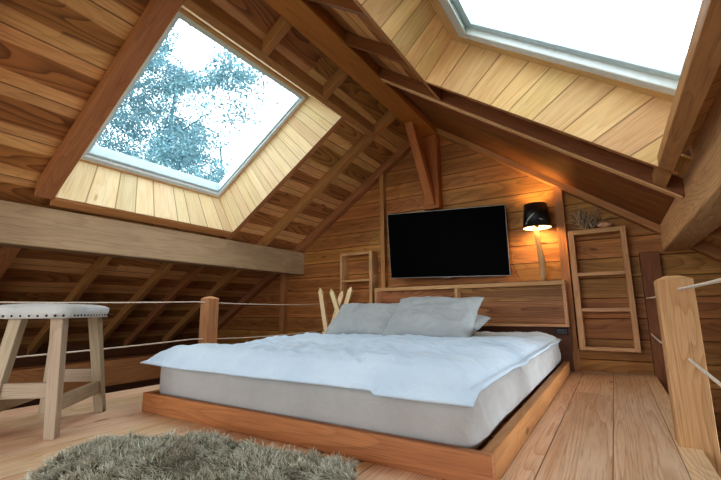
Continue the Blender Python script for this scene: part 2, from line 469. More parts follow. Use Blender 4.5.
def skylight(name, side, O, Fm, nS, nE, mat):
    z = zL if side == 'L' else zR
    e = empty(name, (0, 0, 0), kind='structure')
    T = .38
    def pt(x, y, o): return Vector((x, y, z(x, o)))
    mb = MB()
    cx = lambda s: (O['x0'], Fm['x0']) if s == 0 else (O['x1'], Fm['x1'])
    sg = -1
    def side_(xa, ya, xb, yb, fxa, fya, fxb, fyb, n, outward, ob=0.):
        A0, A1, B0, B1 = pt(xa, ya, ob), pt(xb, yb, ob), pt(fxa, fya, T), pt(fxb, fyb, T)
        nr = (A1 - A0).cross(B0 - A0).normalized()
        th = .015 if nr.dot(Vector(outward)) > 0 else -.015
        lining(mb, A0, A1, B0, B1, n, th)
    side_(O['x0'], O['y1'], O['x1'], O['y1'], Fm['x0'], Fm['y1'], Fm['x1'], Fm['y1'], nS, (0, 1, 0))
    side_(O['x0'], O['y0'], O['x1'], O['y0'], Fm['x0'], Fm['y0'], Fm['x1'], Fm['y0'], nS, (0, -1, 0))
    side_(O['x0'], O['y0'], O['x0'], O['y1'], Fm['x0'], Fm['y0'], Fm['x0'], Fm['y1'], nE, (-1, 0, 0))
    g_ = .018 if side == 'R' else 0
    side_(O['x1'] + g_, O['y0'], O['x1'] + g_, O['y1'], Fm['x1'], Fm['y0'], Fm['x1'], Fm['y1'], nE, (1, 0, 0), .064 if side == 'R' else 0.)
    mb.build('shaft_boards', W[mat], e, bevel=.002)
    def ring(nm, ins, w, o0, o1, m, bev=.004, grainwood=False):
        x0, x1, y0, y1 = Fm['x0'] + ins, Fm['x1'] - ins, Fm['y0'] + ins, Fm['y1'] - ins
        mb = MB()
        for (xa, xb, ya, yb, g) in [(x0, x0 + w, y0, y1, 1), (x1 - w, x1, y0, y1, 1), (x0 + w, x1 - w, y0, y0 + w, 0), (x0 + w, x1 - w, y1 - w, y1, 0)]:
            P = []
            for k in range(8):
                x = xb if k & 1 else xa; y = yb if k & 2 else ya
                P.append((x, y, z(x, o1 if k & 4 else o0)))
            mb.hexa(P, g)
        return mb.build(nm, m, e, bevel=bev)
    if side == 'L':
        ring('wood_trim', 0, .02, .36, .40, W['trimw'])
        ring('frame', .012, .038, .365, .44, m_frame, .005)
        ring('sash', .040, .032, .385, .475, m_sash, .005)
        gi, go = .065, .455
    else:
        ring('wood_trim', 0, .07, .36, .40, W['trimw'])
        ring('frame', .055, .08, .365, .44, m_frame, .008)
        ring('sash', .12, .065, .42, .55, m_sash, .006)
        gi, go = .17, .51
    x0, x1, y0, y1 = Fm['x0'] + gi, Fm['x1'] - gi, Fm['y0'] + gi, Fm['y1'] - gi
    g = raw('glass', [(x0, y0, z(x0, go)), (x1, y0, z(x1, go)), (x1, y1, z(x1, go)), (x0, y1, z(x0, go))], [[0, 1, 2, 3]], gl.m, e, False)
    # portal for sky light
    return e
skylight('window_1', 'L', OL, WLf, 17, 9, 'pale')
skylight('window_2', 'R', OR, WRf, 9, 9, 'pale2')

# ------------------------------------------------------------------ rope railing
m_rope = simple('rope_fibre', rgb('#d6cdbf'), .8, 120, .2)
def post(x, y, label, zb=0., h=.745, mat='post', w=.122):
    mb = MB(); mb.box((x, y, zb), (x + w, y + w, h - .02), 2)
    a = len(mb.v)
    # low pyramid cap joined on top
    P = [(x, y, h - .02), (x + w, y, h - .02), (x, y + w, h - .02), (x + w, y + w, h - .02)]
    q = .042
    T = [(x + q, y + q, h), (x + w - q, y + q, h), (x + q, y + w - q, h), (x + w - q, y + w - q, h)]
    mb.hexa(P + T, 0, rnd=.9)
    return tag(mb.build('railing_post', W[mat], bevel=.003), label, 'post', 'railing posts')
post(-3.42, 2.48, 'short square wooden railing post behind the left side of the bed', -.15)
post(.180, 2.306, 'square wooden railing post at the right floor edge', -.12, .745, w=.136)
post(-3.42, -.75, 'square wooden railing post at the left floor edge outside the view', -.15)
post(.20, -.75, 'square wooden railing post at the right floor edge outside the view', -.15)
def rope(x, z, label, sag=.02):
    pts = []
    for (ya, yb) in [(-.65, 2.38), (2.38, 4.53)]:
        n = 14
        for i in range(n + (1 if yb > 4 else 0)):
            t = i / n; pts.append((x, ya + (yb - ya) * t, z - sag * 4 * t * (1 - t)))
    V, F = tube_data(pts, .006, 8)
    return tag(raw('railing_rope', V, F, m_rope), label, 'rope', 'railing ropes')
rope(-3.36, .69, 'upper thin rope of the left railing, passing behind the stool seat')
rope(-3.36, .345, 'lower thin rope of the left railing, passing behind the stool legs', .03)
rope(.26, .68, 'upper thin pale rope tied to the right railing post', .01)
rope(.26, .372, 'lower thin pale rope through the middle of the right railing post', .02)

# ------------------------------------------------------------------ bed
bed = empty('platform_bed', (-1.45, 2.9, 0), 'low wooden platform bed frame on the loft floor', 'bed')
BX0, BX1, BY0, BY1 = -2.52, -.40, 1.455, 4.27
def part(name, boxes, mat, parent, bevel=.004):
    mb = MB()
    for b in boxes: mb.box(*b)
    return mb.build(name, W[mat], parent, bevel)
part('front_rail', [((BX0, BY0, 0), (BX1, BY0 + .035, .11))], 'bed', bed)
part('side_rail', [((BX0, BY0 + .035, 0), (BX0 + .045, BY1, .11))], 'bed', bed)
part('side_rail', [((BX1 - .045, BY0 + .035, 0), (BX1, BY1, .11))], 'bed', bed)
part('slat_base', [((BX0 + .045, BY0 + .035 + i * .3, .04), (BX1 - .045, BY0 + .035 + i * .3 + .28, .07), 0) for i in range(9)], 'shelf', bed, .002)

def fabric(name, c1, c2, scale=260, rough=.85, wr=0.0, mott=3.):
    s = NT(name); tc = s.n('ShaderNodeTexCoord'); P = tc.outputs['Object']
    n = s.noise(P, mott, 4, .6); w1 = s.noise(P, scale, 2, .7)
    c = s.mix(s.ramp(n, .3, .7), c1, c2); c = s.mix(s.ramp(w1, .35, .75, 0, .22), c, tuple(x * .72 for x in c1[:3]) + (1,))
    cr = s.noise(P, 13., 4, .6, .8)
    b = s.math('ADD', s.math('MULTIPLY', w1, .12), s.math('MULTIPLY', cr, 1.8 + wr))
    s.bsdf(c, rough, b, .55, .012, .2, Sheen_Weight=.15)
    return s.m
m_duvet = fabric('blue_white_linen', rgb('#bdd1e2'), rgb('#cbdbe9'))
m_sheet = fabric('grey_sheet_cotton', rgb('#aaa8a6'), rgb('#b6b5b3'), wr=-.9)
m_pillow = fabric('grey_blue_linen', rgb('#9b9fa0'), rgb('#a8abab'), scale=200)

def wr(p, k):   # soft ridged wrinkles
    a = noise.noise(Vector(p) * k)
    return 1 - abs(a) * 2

# mattress with fitted sheet
def rounded(name, lo, hi, r, cuts, m, parent=None, fn=None):
    bm = bmesh.new(); lo = Vector(lo); hi = Vector(hi); c = (lo + hi) / 2; h = (hi - lo) / 2
    nx, ny, nz = cuts
    V = []; F = []
    def grid(fa, na, nb):
        base = len(V)
        for i in range(na + 1):
            for j in range(nb + 1): V.append(fa(i / na * 2 - 1, j / nb * 2 - 1))
        for i in range(na):
            for j in range(nb):
                F.append([base + i * (nb + 1) + j, base + (i + 1) * (nb + 1) + j, base + (i + 1) * (nb + 1) + j + 1, base + i * (nb + 1) + j + 1])
    grid(lambda a, b: Vector((a, b, 1)), nx, ny); grid(lambda a, b: Vector((-a, b, -1)), nx, ny)
    grid(lambda a, b: Vector((a, -1, b)), nx, nz); grid(lambda a, b: Vector((-a, 1, b)), nx, nz)
    grid(lambda a, b: Vector((1, a, b)), ny, nz); grid(lambda a, b: Vector((-1, -a, b)), ny, nz)
    out = []
    for v in V:
        p = Vector((v.x * h.x, v.y * h.y, v.z * h.z))
        q = Vector([max(-(h[i] - r), min(h[i] - r, p[i])) for i in range(3)]); d = p - q
        n_ = d.normalized() if d.length > 1e-9 else Vector((0, 0, 1))
        p = q + n_ * r + c
        if fn: p = p + n_ * fn(p, n_)
        out.append(p)
    me_o = raw(name, out, F, m, parent)
    b = bmesh.new(); b.from_mesh(me_o.data); bmesh.ops.remove_doubles(b, verts=b.verts, dist=1e-5); b.to_mesh(me_o.data); b.free()
    for p in me_o.data.polygons: p.use_smooth = True
    return me_o
def mfn(p, n_):
    side = (max(0., n_.x) if p.x > -.9 else 0) * max(.12, min(1, (p.z - .09) / .10))
    w = (wr((p.y * 3.5 + p.z * 3.5, p.z * 2.2, 3), 1.5) - .3) * .022 * side
    w += (wr((p.y * 9 + p.z * 8, p.z * 3, 7), 1.2) - .4) * .014 * side
    w += noise.noise(Vector((p.x * 2, p.y * 2, p.z * 2))) * .004
    if n_.y < -.3: w += (wr((p.x * 1.5, p.z * 5 + p.x, 5), 1.3) - .5) * .005 * max(0, 1 - abs(p.x + .55) * 2.0)
    return w
mat_o = rounded('mattress', (BX0 + .06, BY0 + .045, .072), (BX1 - .065, 4.22, .315), .055, (60, 110, 14), m_sheet, None, mfn)
tag(mat_o, 'thick mattress with grey fitted sheet lying in the platform bed', 'mattress')

# duvet
def duvet():
    NX, NY = 150, 190
    x0, x1, y0, y1 = -2.52, -.435, 1.42, 4.16
    V = []; F = []
    def base(s, t):
        x = x0 + (x1 - x0) * s; y = y0 + (y1 - y0) * t
        # wing of the near left corner, wavy edges
        k = math.exp(-((s / .10) ** 2) - ((t / .10) ** 2)); x -= .05 * k; y += .02 * k
        ed = min(s, 1 - s)
        y += (noise.noise(Vector((x * 2.2, 0, 4))) * .022) * max(0, 1 - t * 6)
        x += (noise.noise(Vector((0, y * 1.9, 9))) * .035 + noise.noise(Vector((0, y * 5, 2))) * .012) * max(0, (s - .85) / .15)
        return x, y
    def surf(s, t):
        x, y = base(s, t)
        dx = min(s * (x1 - x0), (1 - s) * (x1 - x0)); dy = min(t * (y1 - y0), (1 - t) * (y1 - y0))
        d = min(dx, dy)
        puff = min(1, max(0., d - .028) / .15) ** .5
        sagx = max(0, 1 - dx / .12); sagf = max(0, 1 - t * (y1 - y0) / .10)
        zb = .325 - .045 * min(1, max(sagx * (1 if s < .5 else .35), sagf)) - (.015 * sagf if s > .8 else 0)
        th = .058 * puff
        w = (wr((x * 1.1 + y * .8, y * 1.6, 1), 1.6) - .55) * .014
        w += (wr((x * 3 - y * 1.3, y * 2.2, 2), 1.9) - .5) * .010
        w += (wr((x * 5 + y * 5, y * 3, 3), 2.2) - .5) * .009
        w += noise.noise(Vector((x * 1.3, y * 1.3, 5))) * .02
        w += (wr((x * 7, y * 14, 8), 1.) - .4) * .006 * sagf
        top = zb + th + .003 + w * puff
        top += .012 * math.exp(-((x + 1.1) ** 2) / .5) * puff
        if y > 2.9: top -= .02 * min(1, (y - 2.9) / .5) * puff
        return x, y, zb, max(top, zb + .009)
    for i in range(NX + 1):
        for j in range(NY + 1):
            x, y, zb, zt = surf(i / NX, j / NY); V.append((x, y, zt))
    n = len(V)
    for i in range(NX + 1):
        for j in range(NY + 1):
            x, y, zb, zt = surf(i / NX, j / NY); V.append((x, y, zb))
    idx = lambda i, j: i * (NY + 1) + j
    for i in range(NX):
        for j in range(NY):
            a = [idx(i, j), idx(i + 1, j), idx(i + 1, j + 1), idx(i, j + 1)]
            F.append(a); F.append([n + q for q in a[::-1]])
    for i in range(NX):
        F.append([idx(i, 0), n + idx(i, 0), n + idx(i + 1, 0), idx(i + 1, 0)])
        F.append([idx(i + 1, NY), n + idx(i + 1, NY), n + idx(i, NY), idx(i, NY)])
    for j in range(NY):
        F.append([idx(0, j + 1), n + idx(0, j + 1), n + idx(0, j), idx(0, j)])
        F.append([idx(NX, j), n + idx(NX, j), n + idx(NX, j + 1), idx(NX, j + 1)])
    o = raw('duvet', V, F, m_duvet)
    return tag(o, 'wrinkled pale blue duvet spread over the mattress', 'duvet')
duvet()

# pillows
def pillow(w, d, th, loc, rot, seed, label, mat=m_pillow, group='grey linen pillows'):
    n = 44; V = []; F = []
    R_ = Euler(rot).to_matrix()
    for sgn in (1, -1):
        for i in range(n + 1):
            for j in range(n + 1):
                u = i / n * 2 - 1; v = j / n * 2 - 1
                e = max(0, (1 - abs(u) ** 2.6)) ** .45 * max(0, (1 - abs(v) ** 2.6)) ** .45
                pin = 1 - .07 * (1 - v * v) * abs(u) ** 3; pin2 = 1 - .10 * (1 - u * u) * abs(v) ** 3
                p = Vector((u * w / 2 * pin, v * d / 2 * pin2, sgn * th / 2 * e))
                q = Vector((u * 2 + seed * 3, v * 2, sgn * .5))
                p.z += e * ((wr(q, 1.1) - .5) * .018 + (wr(q, 2.6) - .5) * .009) * sgn
                p.z += noise.noise(Vector((u * 1.2, v * 1.2, seed))) * .02
                rad = math.hypot(u, v)
                p.z += math.sin(math.atan2(v, u) * 9 + seed) * .004 * e * rad
                V.append(R_ @ p + Vector(loc))
    m1 = (n + 1) ** 2
    for i in range(n):
        for j in range(n):
            a = [i * (n + 1) + j, (i + 1) * (n + 1) + j, (i + 1) * (n + 1) + j + 1, i * (n + 1) + j + 1]
            F.append(a); F.append([m1 + q for q in a[::-1]])
    o = raw('pillow', V, F, mat)
    b = bmesh.new(); b.from_mesh(o.data); bmesh.ops.remove_doubles(b, verts=b.verts, dist=1e-4)
    b.to_mesh(o.data); b.free()
    for p in o.data.polygons: p.use_smooth = True
    return tag(o, label, 'pillow', group)
pillow(.74, .46, .19, (-1.94, 3.17, .50), (math.radians(40), math.radians(0), math.radians(4)), 1, 'grey linen pillow at the left, nearest the pointed stakes')
pillow(.78, .50, .20, (-1.27, 3.10, .525), (math.radians(42), math.radians(0), math.radians(-3)), 2, 'front grey linen pillow at the right of the bed head')
pillow(.74, .46, .17, (-1.31, 3.42, .475), (math.radians(14), math.radians(2), math.radians(-6)), 3, 'rear grey pillow mostly hidden, its corner showing right of the front pillow')

# ------------------------------------------------------------------ headboard shelf
hb = empty('headboard_shelf', (-1.43, 4.4, 0), 'long open wooden headboard shelf behind the bed', 'headboard')
HX0, HX1, HY0, HY1, HZ0, HZ1 = -2.50, -.375, 4.29, 4.43, .42, .865
t = .028; tt = .042
part('top_panel', [((HX0, HY0 - .005, HZ1 - tt), (HX1, HY1, HZ1))], 'post', hb, .002)
part('bottom_panel', [((HX0, HY0, HZ0), (HX1, HY1, HZ0 + t))], 'post', hb, .002)
part('side_panel', [((HX0, HY0, HZ0 + t), (HX0 + t, HY1, HZ1 - tt))], 'post', hb, .002)
part('side_panel', [((HX1 - t, HY0, HZ0 + t), (HX1, HY1, HZ1 - tt))], 'post', hb, .002)
part('divider', [((-1.475, HY0, HZ0 + t), (-1.447, HY1 - .012, HZ1 - tt))], 'post', hb, .002)
part('back_panel', [((HX0 + t, HY1 - .012, HZ0 + t), (-1.475, HY1, HZ1 - tt)), ((-1.475, HY1 - .012, HZ0 + t), (HX1 - t, HY1, (HZ0 + HZ1) / 2 + .03)), ((-1.475, HY1 - .012, (HZ0 + HZ1) / 2 + .03), (HX1 - t, HY1, HZ1 - tt))], 'back', hb, .002)
part('base_panel', [((HX0, 4.385, 0), (HX1, 4.41, HZ0))], 'dark', hb, .002)
# socket
m_black = simple('black_plastic', (.012, .012, .014, 1), .35)
sk = empty('power_socket', (-.45, 4.385, .37), 'small black power socket under the right end of the headboard', 'socket')
V = []; F = []
mb = MB(); mb.box((-.50, 4.355, .345), (-.395, 4.385, .405)); mb.build('housing', m_black, sk, .006)
for dx in (-.47, -.425):
    V, F = lathe_data([(.0, 0), (.013, 0), (.013, .004), (.010, .004), (.010, .001), (0, .001)], 16)
    V = [Vector((v.x + dx, 4.3545 - v.z, v.y + .375)) for v in V]
    raw('outlet', V, F, simple('socket_rim', (.08, .08, .085, 1), .3), sk)

# ------------------------------------------------------------------ television
tv = empty('television', (-1.62, 4.38, 1.38), 'large black flat television mounted on the plank wall', 'television')
m_screen = NT('tv_screen'); m_screen.bsdf((.001, .001, .0015, 1), .4, spec=.02)
m_bez = simple('tv_bezel_metal', rgb('#6e6a66'), .35, Metallic=.6)
c00, c10, c01, c11 = Vector((-2.270, 4.30, .975)), Vector((-.900, 4.46, .945)), Vector((-2.265, 4.22, 1.765)), Vector((-.893, 4.42, 1.730))
def quadgrid(inset, depth, ix=None):
    ex = (c10 - c00).normalized(); ez = (c01 - c00).normalized(); nrm = ex.cross(ez).normalized()
    if nrm.y > 0: nrm = -nrm
    A = [c00 + (ex + ez) * inset, c10 + (-ex + ez) * inset, c11 + (-ex - ez) * inset, c01 + (ex - ez) * inset]
    return [a + nrm * depth for a in A], nrm
def slabq(name, inset, d0, d1, m, bev=.003, z_shrink=0):
    a, _ = quadgrid(inset, d0); b, _ = quadgrid(inset, d1)
    mb = MB(); mb.hexa([a[0], a[1], a[3], a[2], b[0], b[1], b[3], b[2]], 0)
    return mb.build(name, m, tv, bev)
slabq('casing', 0., -.035, 0., m_bez, .003)
slabq('screen', .009, 0.0, .0015, m_screen.m, 0)
a, nrm = quadgrid(0, 0)
mid = (a[0] + a[1]) / 2
mb = MB(); mb.box(mid - Vector((.06, .0, .012)), mid + Vector((.06, .02, .002))); mb.build('logo_bar', m_bez, tv, .002)
mb = MB(); mb.box((-1.85, 4.455, 1.15), (-1.35, 4.475, 1.60)); mb.box((-1.75, 4.475, 1.2), (-1.71, 4.53, 1.55)); mb.box((-1.49, 4.475, 1.2), (-1.45, 4.53, 1.55)); mb.box((-1.80, 4.37, 1.30), (-1.66, 4.455, 1.45))
mb.build('wall_bracket', m_black, tv, .002)

# ------------------------------------------------------------------ ladder shelf & box shelf
ls = empty('ladder_shelf', (-.07, 4.45, .2), 'tall narrow open wall shelf with three compartments on the right', 'shelf')
LX0, LX1, LY0, LY1, LZ0, LZ1 = -.312, .168, 4.37, 4.53, .205, 1.352
part('side_panel', [((LX0, LY0, LZ0), (LX0 + .05, LY1, LZ1))], 'post', ls, .003)
part('side_panel', [((LX1 - .045, LY0, LZ0), (LX1, LY1, LZ1))], 'post', ls, .003)
part('top_board', [((LX0 + .05, LY0, LZ1 - .045), (LX1 - .045, LY1, LZ1))], 'post', ls, .003)
for z_ in (.90, .562, .205):
    part('shelf_board', [((LX0 + .05, LY0, z_), (LX1 - .045, LY1, z_ + .034))], 'post', ls, .003)
bs = empty('box_shelf', (-2.83, 4.45, .65), 'small open wooden wall shelf left of the television', 'shelf')
part('side_panel', [((-3.085, 4.37, .50), (-3.055, YW, 1.355))], 'post', bs, .003)
part('side_panel', [((-2.625, 4.37, .50), (-2.58, YW, 1.355))], 'post', bs, .003)
part('top_board', [((-3.05, 4.37, 1.32), (-2.625, YW, 1.355))], 'post', bs, .003)
for z_ in (.975, .63):
    part('shelf_board', [((-3.055, 4.37, z_ - .01), (-2.615, YW, z_ + .018))], 'post', bs, .003)

# ------------------------------------------------------------------ table lamp
lamp = empty('table_lamp', (-.575, 4.37, .865), 'lit bedside lamp with black drum shade and wooden stick base', 'lamp')
LXc, LYc = -.585, 4.36
pts = []; rr = []
for i in range(11):
    t_ = i / 10; pts.append((LXc + .012 * math.sin(t_ * 5) - .012 * t_ + .01, LYc + .006 * math.cos(t_ * 7), .867 + .56 * t_)); rr.append(.034 - .010 * t_ + .002 * math.sin(t_ * 17))
def uvtube(name, pts, rr, seg, m, parent):
    V, F = tube_data(pts, rr, seg); o = raw(name, V, F, m, parent)
    me = o.data; ul = me.uv_layers.new(name='UVMap'); me.color_attributes.new('bd', 'FLOAT_COLOR', 'CORNER'); ul = me.uv_layers['UVMap']; ca = me.color_attributes['bd']
    d = (Vector(pts[-1]) - Vector(pts[0])).normalized(); r0 = random.random(); uo = random.uniform(0, 50)
    for li in range(len(me.loops)):
        vi = me.loops[li].vertex_index; co = me.vertices[vi].co
        ul.data[li].uv = (co.dot(d) + uo, (vi % seg) / seg * 2 * PI * .03 + uo); ca.data[li].color = (.5, r0, .5, 1)
    return o
uvtube('stick_base', pts, rr, 14, W['stick'], lamp)
s = NT('lamp_shade_fabric')
geo = s.n('ShaderNodeNewGeometry'); tcn = s.n('ShaderNodeTexCoord')
b1 = s.n('ShaderNodeBsdfPrincipled'); b1.inputs['Base Color'].default_value = (.008, .008, .009, 1); b1.inputs['Roughness'].default_value = .45
s.t.links.new(b1.outputs[0], s.out.inputs[0]); m_shade = s.m
m_in = simple('lamp_shade_lining', rgb('#f3ddb0'), .6, Emission_Color=rgb('#ffd9a0'), Emission_Strength=1.6)
V, F = lathe_data([(.135, 1.415), (.110, 1.665), (.1075, 1.665), (.1325, 1.415)], 40, (LXc, LYc, 0), closed=True)
raw('lamp_shade', V, F, m_shade, lamp)
V, F = lathe_data([(.1315, 1.4165), (.1065, 1.6635)], 40, (LXc, LYc, 0))
raw('shade_lining', V, [f[::-1] for f in F], m_in, lamp)
m_bulb = NT('bulb_glow'); em = m_bulb.n('ShaderNodeEmission'); em.inputs[0].default_value = rgb('#ffd28c'); em.inputs[1].default_value = 14.; m_bulb.t.links.new(em.outputs[0], m_bulb.out.inputs[0])
V, F = lathe_data([(0, -.045), (.018, -.042), (.03, -.025), (.034, 0), (.028, .022), (.015, .04), (.012, .06), (0, .06)][::-1], 16, (LXc, LYc, 1.50))
raw('bulb', V, F, m_bulb.m, lamp)
V, F = lathe_data([(0, 1.425), (.02, 1.425), (.02, 1.47), (0, 1.47)], 14, (LXc, LYc, 0)); raw('lamp_socket', V, F, m_black, lamp)
pl = bpy.data.lights.new('lamp_light', 'POINT'); pl.energy = 9; pl.color = (1, .70, .32); pl.shadow_soft_size = .04
plo = bpy.data.objects.new('lamp_light', pl); COL.objects.link(plo); plo.location = (LXc, LYc, 1.545)
pl2 = bpy.data.lights.new('lamp_light', 'POINT'); pl2.energy = 7; pl2.color = (1, .70, .32); pl2.shadow_soft_size = .05
plo = bpy.data.objects.new('lamp_light', pl2); COL.objects.link(plo); plo.location = (LXc, LYc, 1.43)
# white leaf mark on shade
m_leaf = simple('silver_leaf_paint', rgb('#9a9a94'), .5)
V = []; F = []
def shade_pt(a, z_):
    f = (z_ - 1.415) / .25; r_ = .136 - .025 * f; return Vector((LXc + r_ * math.sin(a), LYc - r_ * math.cos(a), z_))
def mark(V, F, a0, z0, a1, z1, w):
    n = 8; b = len(V)
    for i in range(n + 1):
        t_ = i / n; ww = w * math.sin(PI * min(max(t_, .05), .95)); a_ = a0 + (a1 - a0) * t_; z_ = z0 + (z1 - z0) * t_
        V += [shade_pt(a_, z_ + ww), shade_pt(a_, z_ - ww)]
    for i in range(n): F.append([b + 2 * i, b + 2 * i + 1, b + 2 * i + 3, b + 2 * i + 2])
mark(V, F, -.75, 1.47, .05, 1.555, .014); mark(V, F, .30, 1.49, .62, 1.475, .009); mark(V, F, -.85, 1.45, -.55, 1.465, .008)
raw('leaf_mark', V, F, m_leaf, lamp)

# ------------------------------------------------------------------ dried decoration on the ladder shelf
m_twig = simple('dried_twig', rgb('#a39078'), .8, 60, .3)
m_shell = simple('pale_shell', rgb('#d0a586'), .5, 25, .25)
V = []; F = []
rnd = random.Random(5)
c = Vector((-.14, 4.44, 1.355))
for k in range(46):
    a = rnd.uniform(0, 2 * PI); el = rnd.uniform(.5, 1.5); L_ = rnd.uniform(.12, .26)
    p = c + Vector((rnd.uniform(-.05, .05), rnd.uniform(-.03, .03), .006)); P = [p.copy()]; d = Vector((math.cos(a) * math.cos(el), math.sin(a) * math.cos(el) * .5, math.sin(el)))
    for i in range(5):
        d = (d + Vector((rnd.uniform(-.5, .5), rnd.uniform(-.2, .2), rnd.uniform(-.35, .5)))).normalized(); p = p + d * L_ / 5
        p.z = max(p.z, 1.362); p.y = min(p.y, 4.515); P.append(p.copy())
    tube_data(P, [.006, .0055, .005, .0045, .004, .003], 5, V, F)
tag(raw('dried_twig_bundle', V, F, m_twig), 'small tangle of dried twigs on top of the tall wall shelf', 'decoration')
V = []; F = []; prof = []
n1 = 14
for i in range(n1 + 1):
    t_ = i / n1; prof.append((.038 * math.sin(PI * t_) ** .7 * (1 - .35 * t_) * (1 + .10 * math.sin(t_ * 34)) + .0005, (t_ - .5) * .14))
V, F = lathe_data(prof, 18)
V = [Vector((v.z + .01, v.x + 4.43, v.y + 1.352 + .036)) for v in V]
tag(raw('sea_shell', V, F, m_shell), 'small pinkish spiral shell on top of the tall wall shelf, right of the twigs', 'shell')

# ------------------------------------------------------------------ pointed stakes stand
st = empty('folding_stand', (-3.04, 4.2, 0), 'crossed stand of four pale pointed wooden stakes behind the left pillow', 'stand')
def stake(a, b, parent):
    mb = MB(); a, b = Vector(a), Vector(b); d = (b - a).normalized()
    mb.beam(a, b - d * .05, .066, .03, up=(0, 1, 0), rnd=.8); mb.beam(b - d * .05, b, .066, .03, up=(0, 1, 0), w2=.006, h2=.01, rnd=.8)
    mb.build('stake', W['pale'], parent, .002)
stake((-3.08, 4.16, 0), (-3.255, 4.16, .895), st)
stake((-2.77, 4.20, 0), (-3.106, 4.20, .875), st)
stake((-3.26, 4.24, 0), (-2.945, 4.24, .845), st)
stake((-3.17, 4.28, 0), (-2.838, 4.28, .895), st)
mb = MB(); mb.box((-3.20, 4.14, .30), (-2.95, 4.16, .33)); mb.box((-3.16, 4.25, .24), (-2.98, 4.27, .27)); mb.build('crossbar', W['pale'], st, .002)

# ------------------------------------------------------------------ stool
SC = Vector((-2.68, 1.03, 0)); e1 = Vector((-.684, .729, 0)); e2 = Vector((-.7936, -.6078, 0))
stool = empty('upholstered_stool', SC, 'weathered wooden stool with pale upholstered seat and nail trim at the left', 'stool')
def sp(a, b, z_): return SC + e1 * a + e2 * b + Vector((0, 0, z_))
HA, HB = .27, .225
def leg(a, b):
    ta, tb = a * .20, b * .10; ba, bb = a * .265, b * .16
    mb = MB(); A = sp(ba, bb, 0); B = sp(ta, tb, .575)
    P = []
    for k in range(8):
        e = (ta, tb, .575) if k & 1 else (ba, bb, 0.); w = .031 if k & 1 else .026
        P.append(sp(e[0] + w * (1 if k & 2 else -1), e[1] + w * (1 if k & 4 else -1), e[2]))
    mb.hexa(P, 0); mb.build('leg', W['stool'], stool, .004)
for a in (-1, 1):
    for b in (-1, 1): leg(a, b)
def lerp_leg(a, b, z_):
    f = z_ / .575; return ((a * (.265 + (.20 - .265) * f)), (b * (.16 + (.10 - .16) * f)))
def stretcher(A, B, z_):
    a = lerp_leg(*A, z_); b = lerp_leg(*B, z_)
    mb = MB(); mb.beam(sp(a[0], a[1], z_), sp(b[0], b[1], z_), .022, .075); mb.build('stretcher', W['stool'], stool, .003)
stretcher((-1, -1), (1, -1), .15); stretcher((-1, 1), (1, 1), .15); stretcher((-1, -1), (-1, 1), .22); stretcher((1, -1), (1, 1), .22)
m_seat = fabric('stool_seat_linen', rgb('#b7bbbb'), rgb('#c4c6c4'), scale=300)
def seatfn(p, n_): return 0
V = []; F = []
n = 26
def sh(u, v, lvl):
    # superellipse footprint
    pw = 5.; k = (abs(u) ** pw + abs(v) ** pw) ** (1 / pw) / max(abs(u), abs(v), 1e-6) if (u or v) else 1
    return u / k * HA, v / k * HB
m_top = []
for i in range(n + 1):
    for j in range(n + 1):
        u = i / n * 2 - 1; v = j / n * 2 - 1
        x_, y_ = sh(u, v, 0); e = max(0, 1 - max(abs(u), abs(v)) ** 5)
        y_ += .035; zt = .628 + .028 * e ** .6 * (1 - .25 * v * v) - .006 * (1 - u * u)
        V.append(sp(x_, y_, zt)); m_top.append((x_, y_))
nb = len(V)
for (x_, y_) in m_top: V.append(sp(x_ * .985, y_ * .985, .572))
for i in range(n):
    for j in range(n):
        a = [i * (n + 1) + j, (i + 1) * (n + 1) + j, (i + 1) * (n + 1) + j + 1, i * (n + 1) + j + 1]
        F.append(a[::-1]); F.append([nb + q for q in a])
per = [i * (n + 1) for i in range(n + 1)] + [n * (n + 1) + j for j in range(1, n + 1)] + [i * (n + 1) + n for i in range(n - 1, -1, -1)] + [j for j in range(n - 1, 0, -1)]
for a, b in zip(per, per[1:] + per[:1]): F.append([a, nb + a, nb + b, b])
seat = raw('seat_cushion', V, F, m_seat, stool)
b = bmesh.new(); b.from_mesh(seat.data); bmesh.ops.recalc_face_normals(b, faces=b.faces); b.to_mesh(seat.data); b.free()
m_nail = simple('nail_brass', rgb('#4a4440'), .35, Metallic=.8)
first = None; pr = []
cnt = 0
def nail(p, nrm):
    global first
    if first is None:
        V, F = lathe_data([(.0, .0045), (.004, .0035), (.0062, .0012), (.0065, 0)], 10)
        me = bpy.data.meshes.new('nail_head'); me.from_pydata([tuple(v) for v in V], [], F); me.materials.append(m_nail); first = me
        for q in me.polygons: q.use_smooth = True
    o = bpy.data.objects.new('nail_head', first); COL.objects.link(o); o.parent = stool; o.matrix_parent_inverse = stool.matrix_basis.inverted()
    o.rotation_mode = 'QUATERNION'; o.rotation_quaternion = Vector((0, 0, 1)).rotation_difference(nrm); o.location = p
for k in range(14):
    t_ = (k + .5) / 14 * 2 - 1
    for sg in (-1, 1): nail(sp(t_ * (HA - .02), sg * (HB - .0035) + .035, .586), e2 * sg)
for k in range(10):
    t_ = (k + .5) / 10 * 2 - 1
    for sg in (-1, 1): nail(sp(sg * (HA - .0045), t_ * (HB - .02) + .035, .586), e1 * sg)

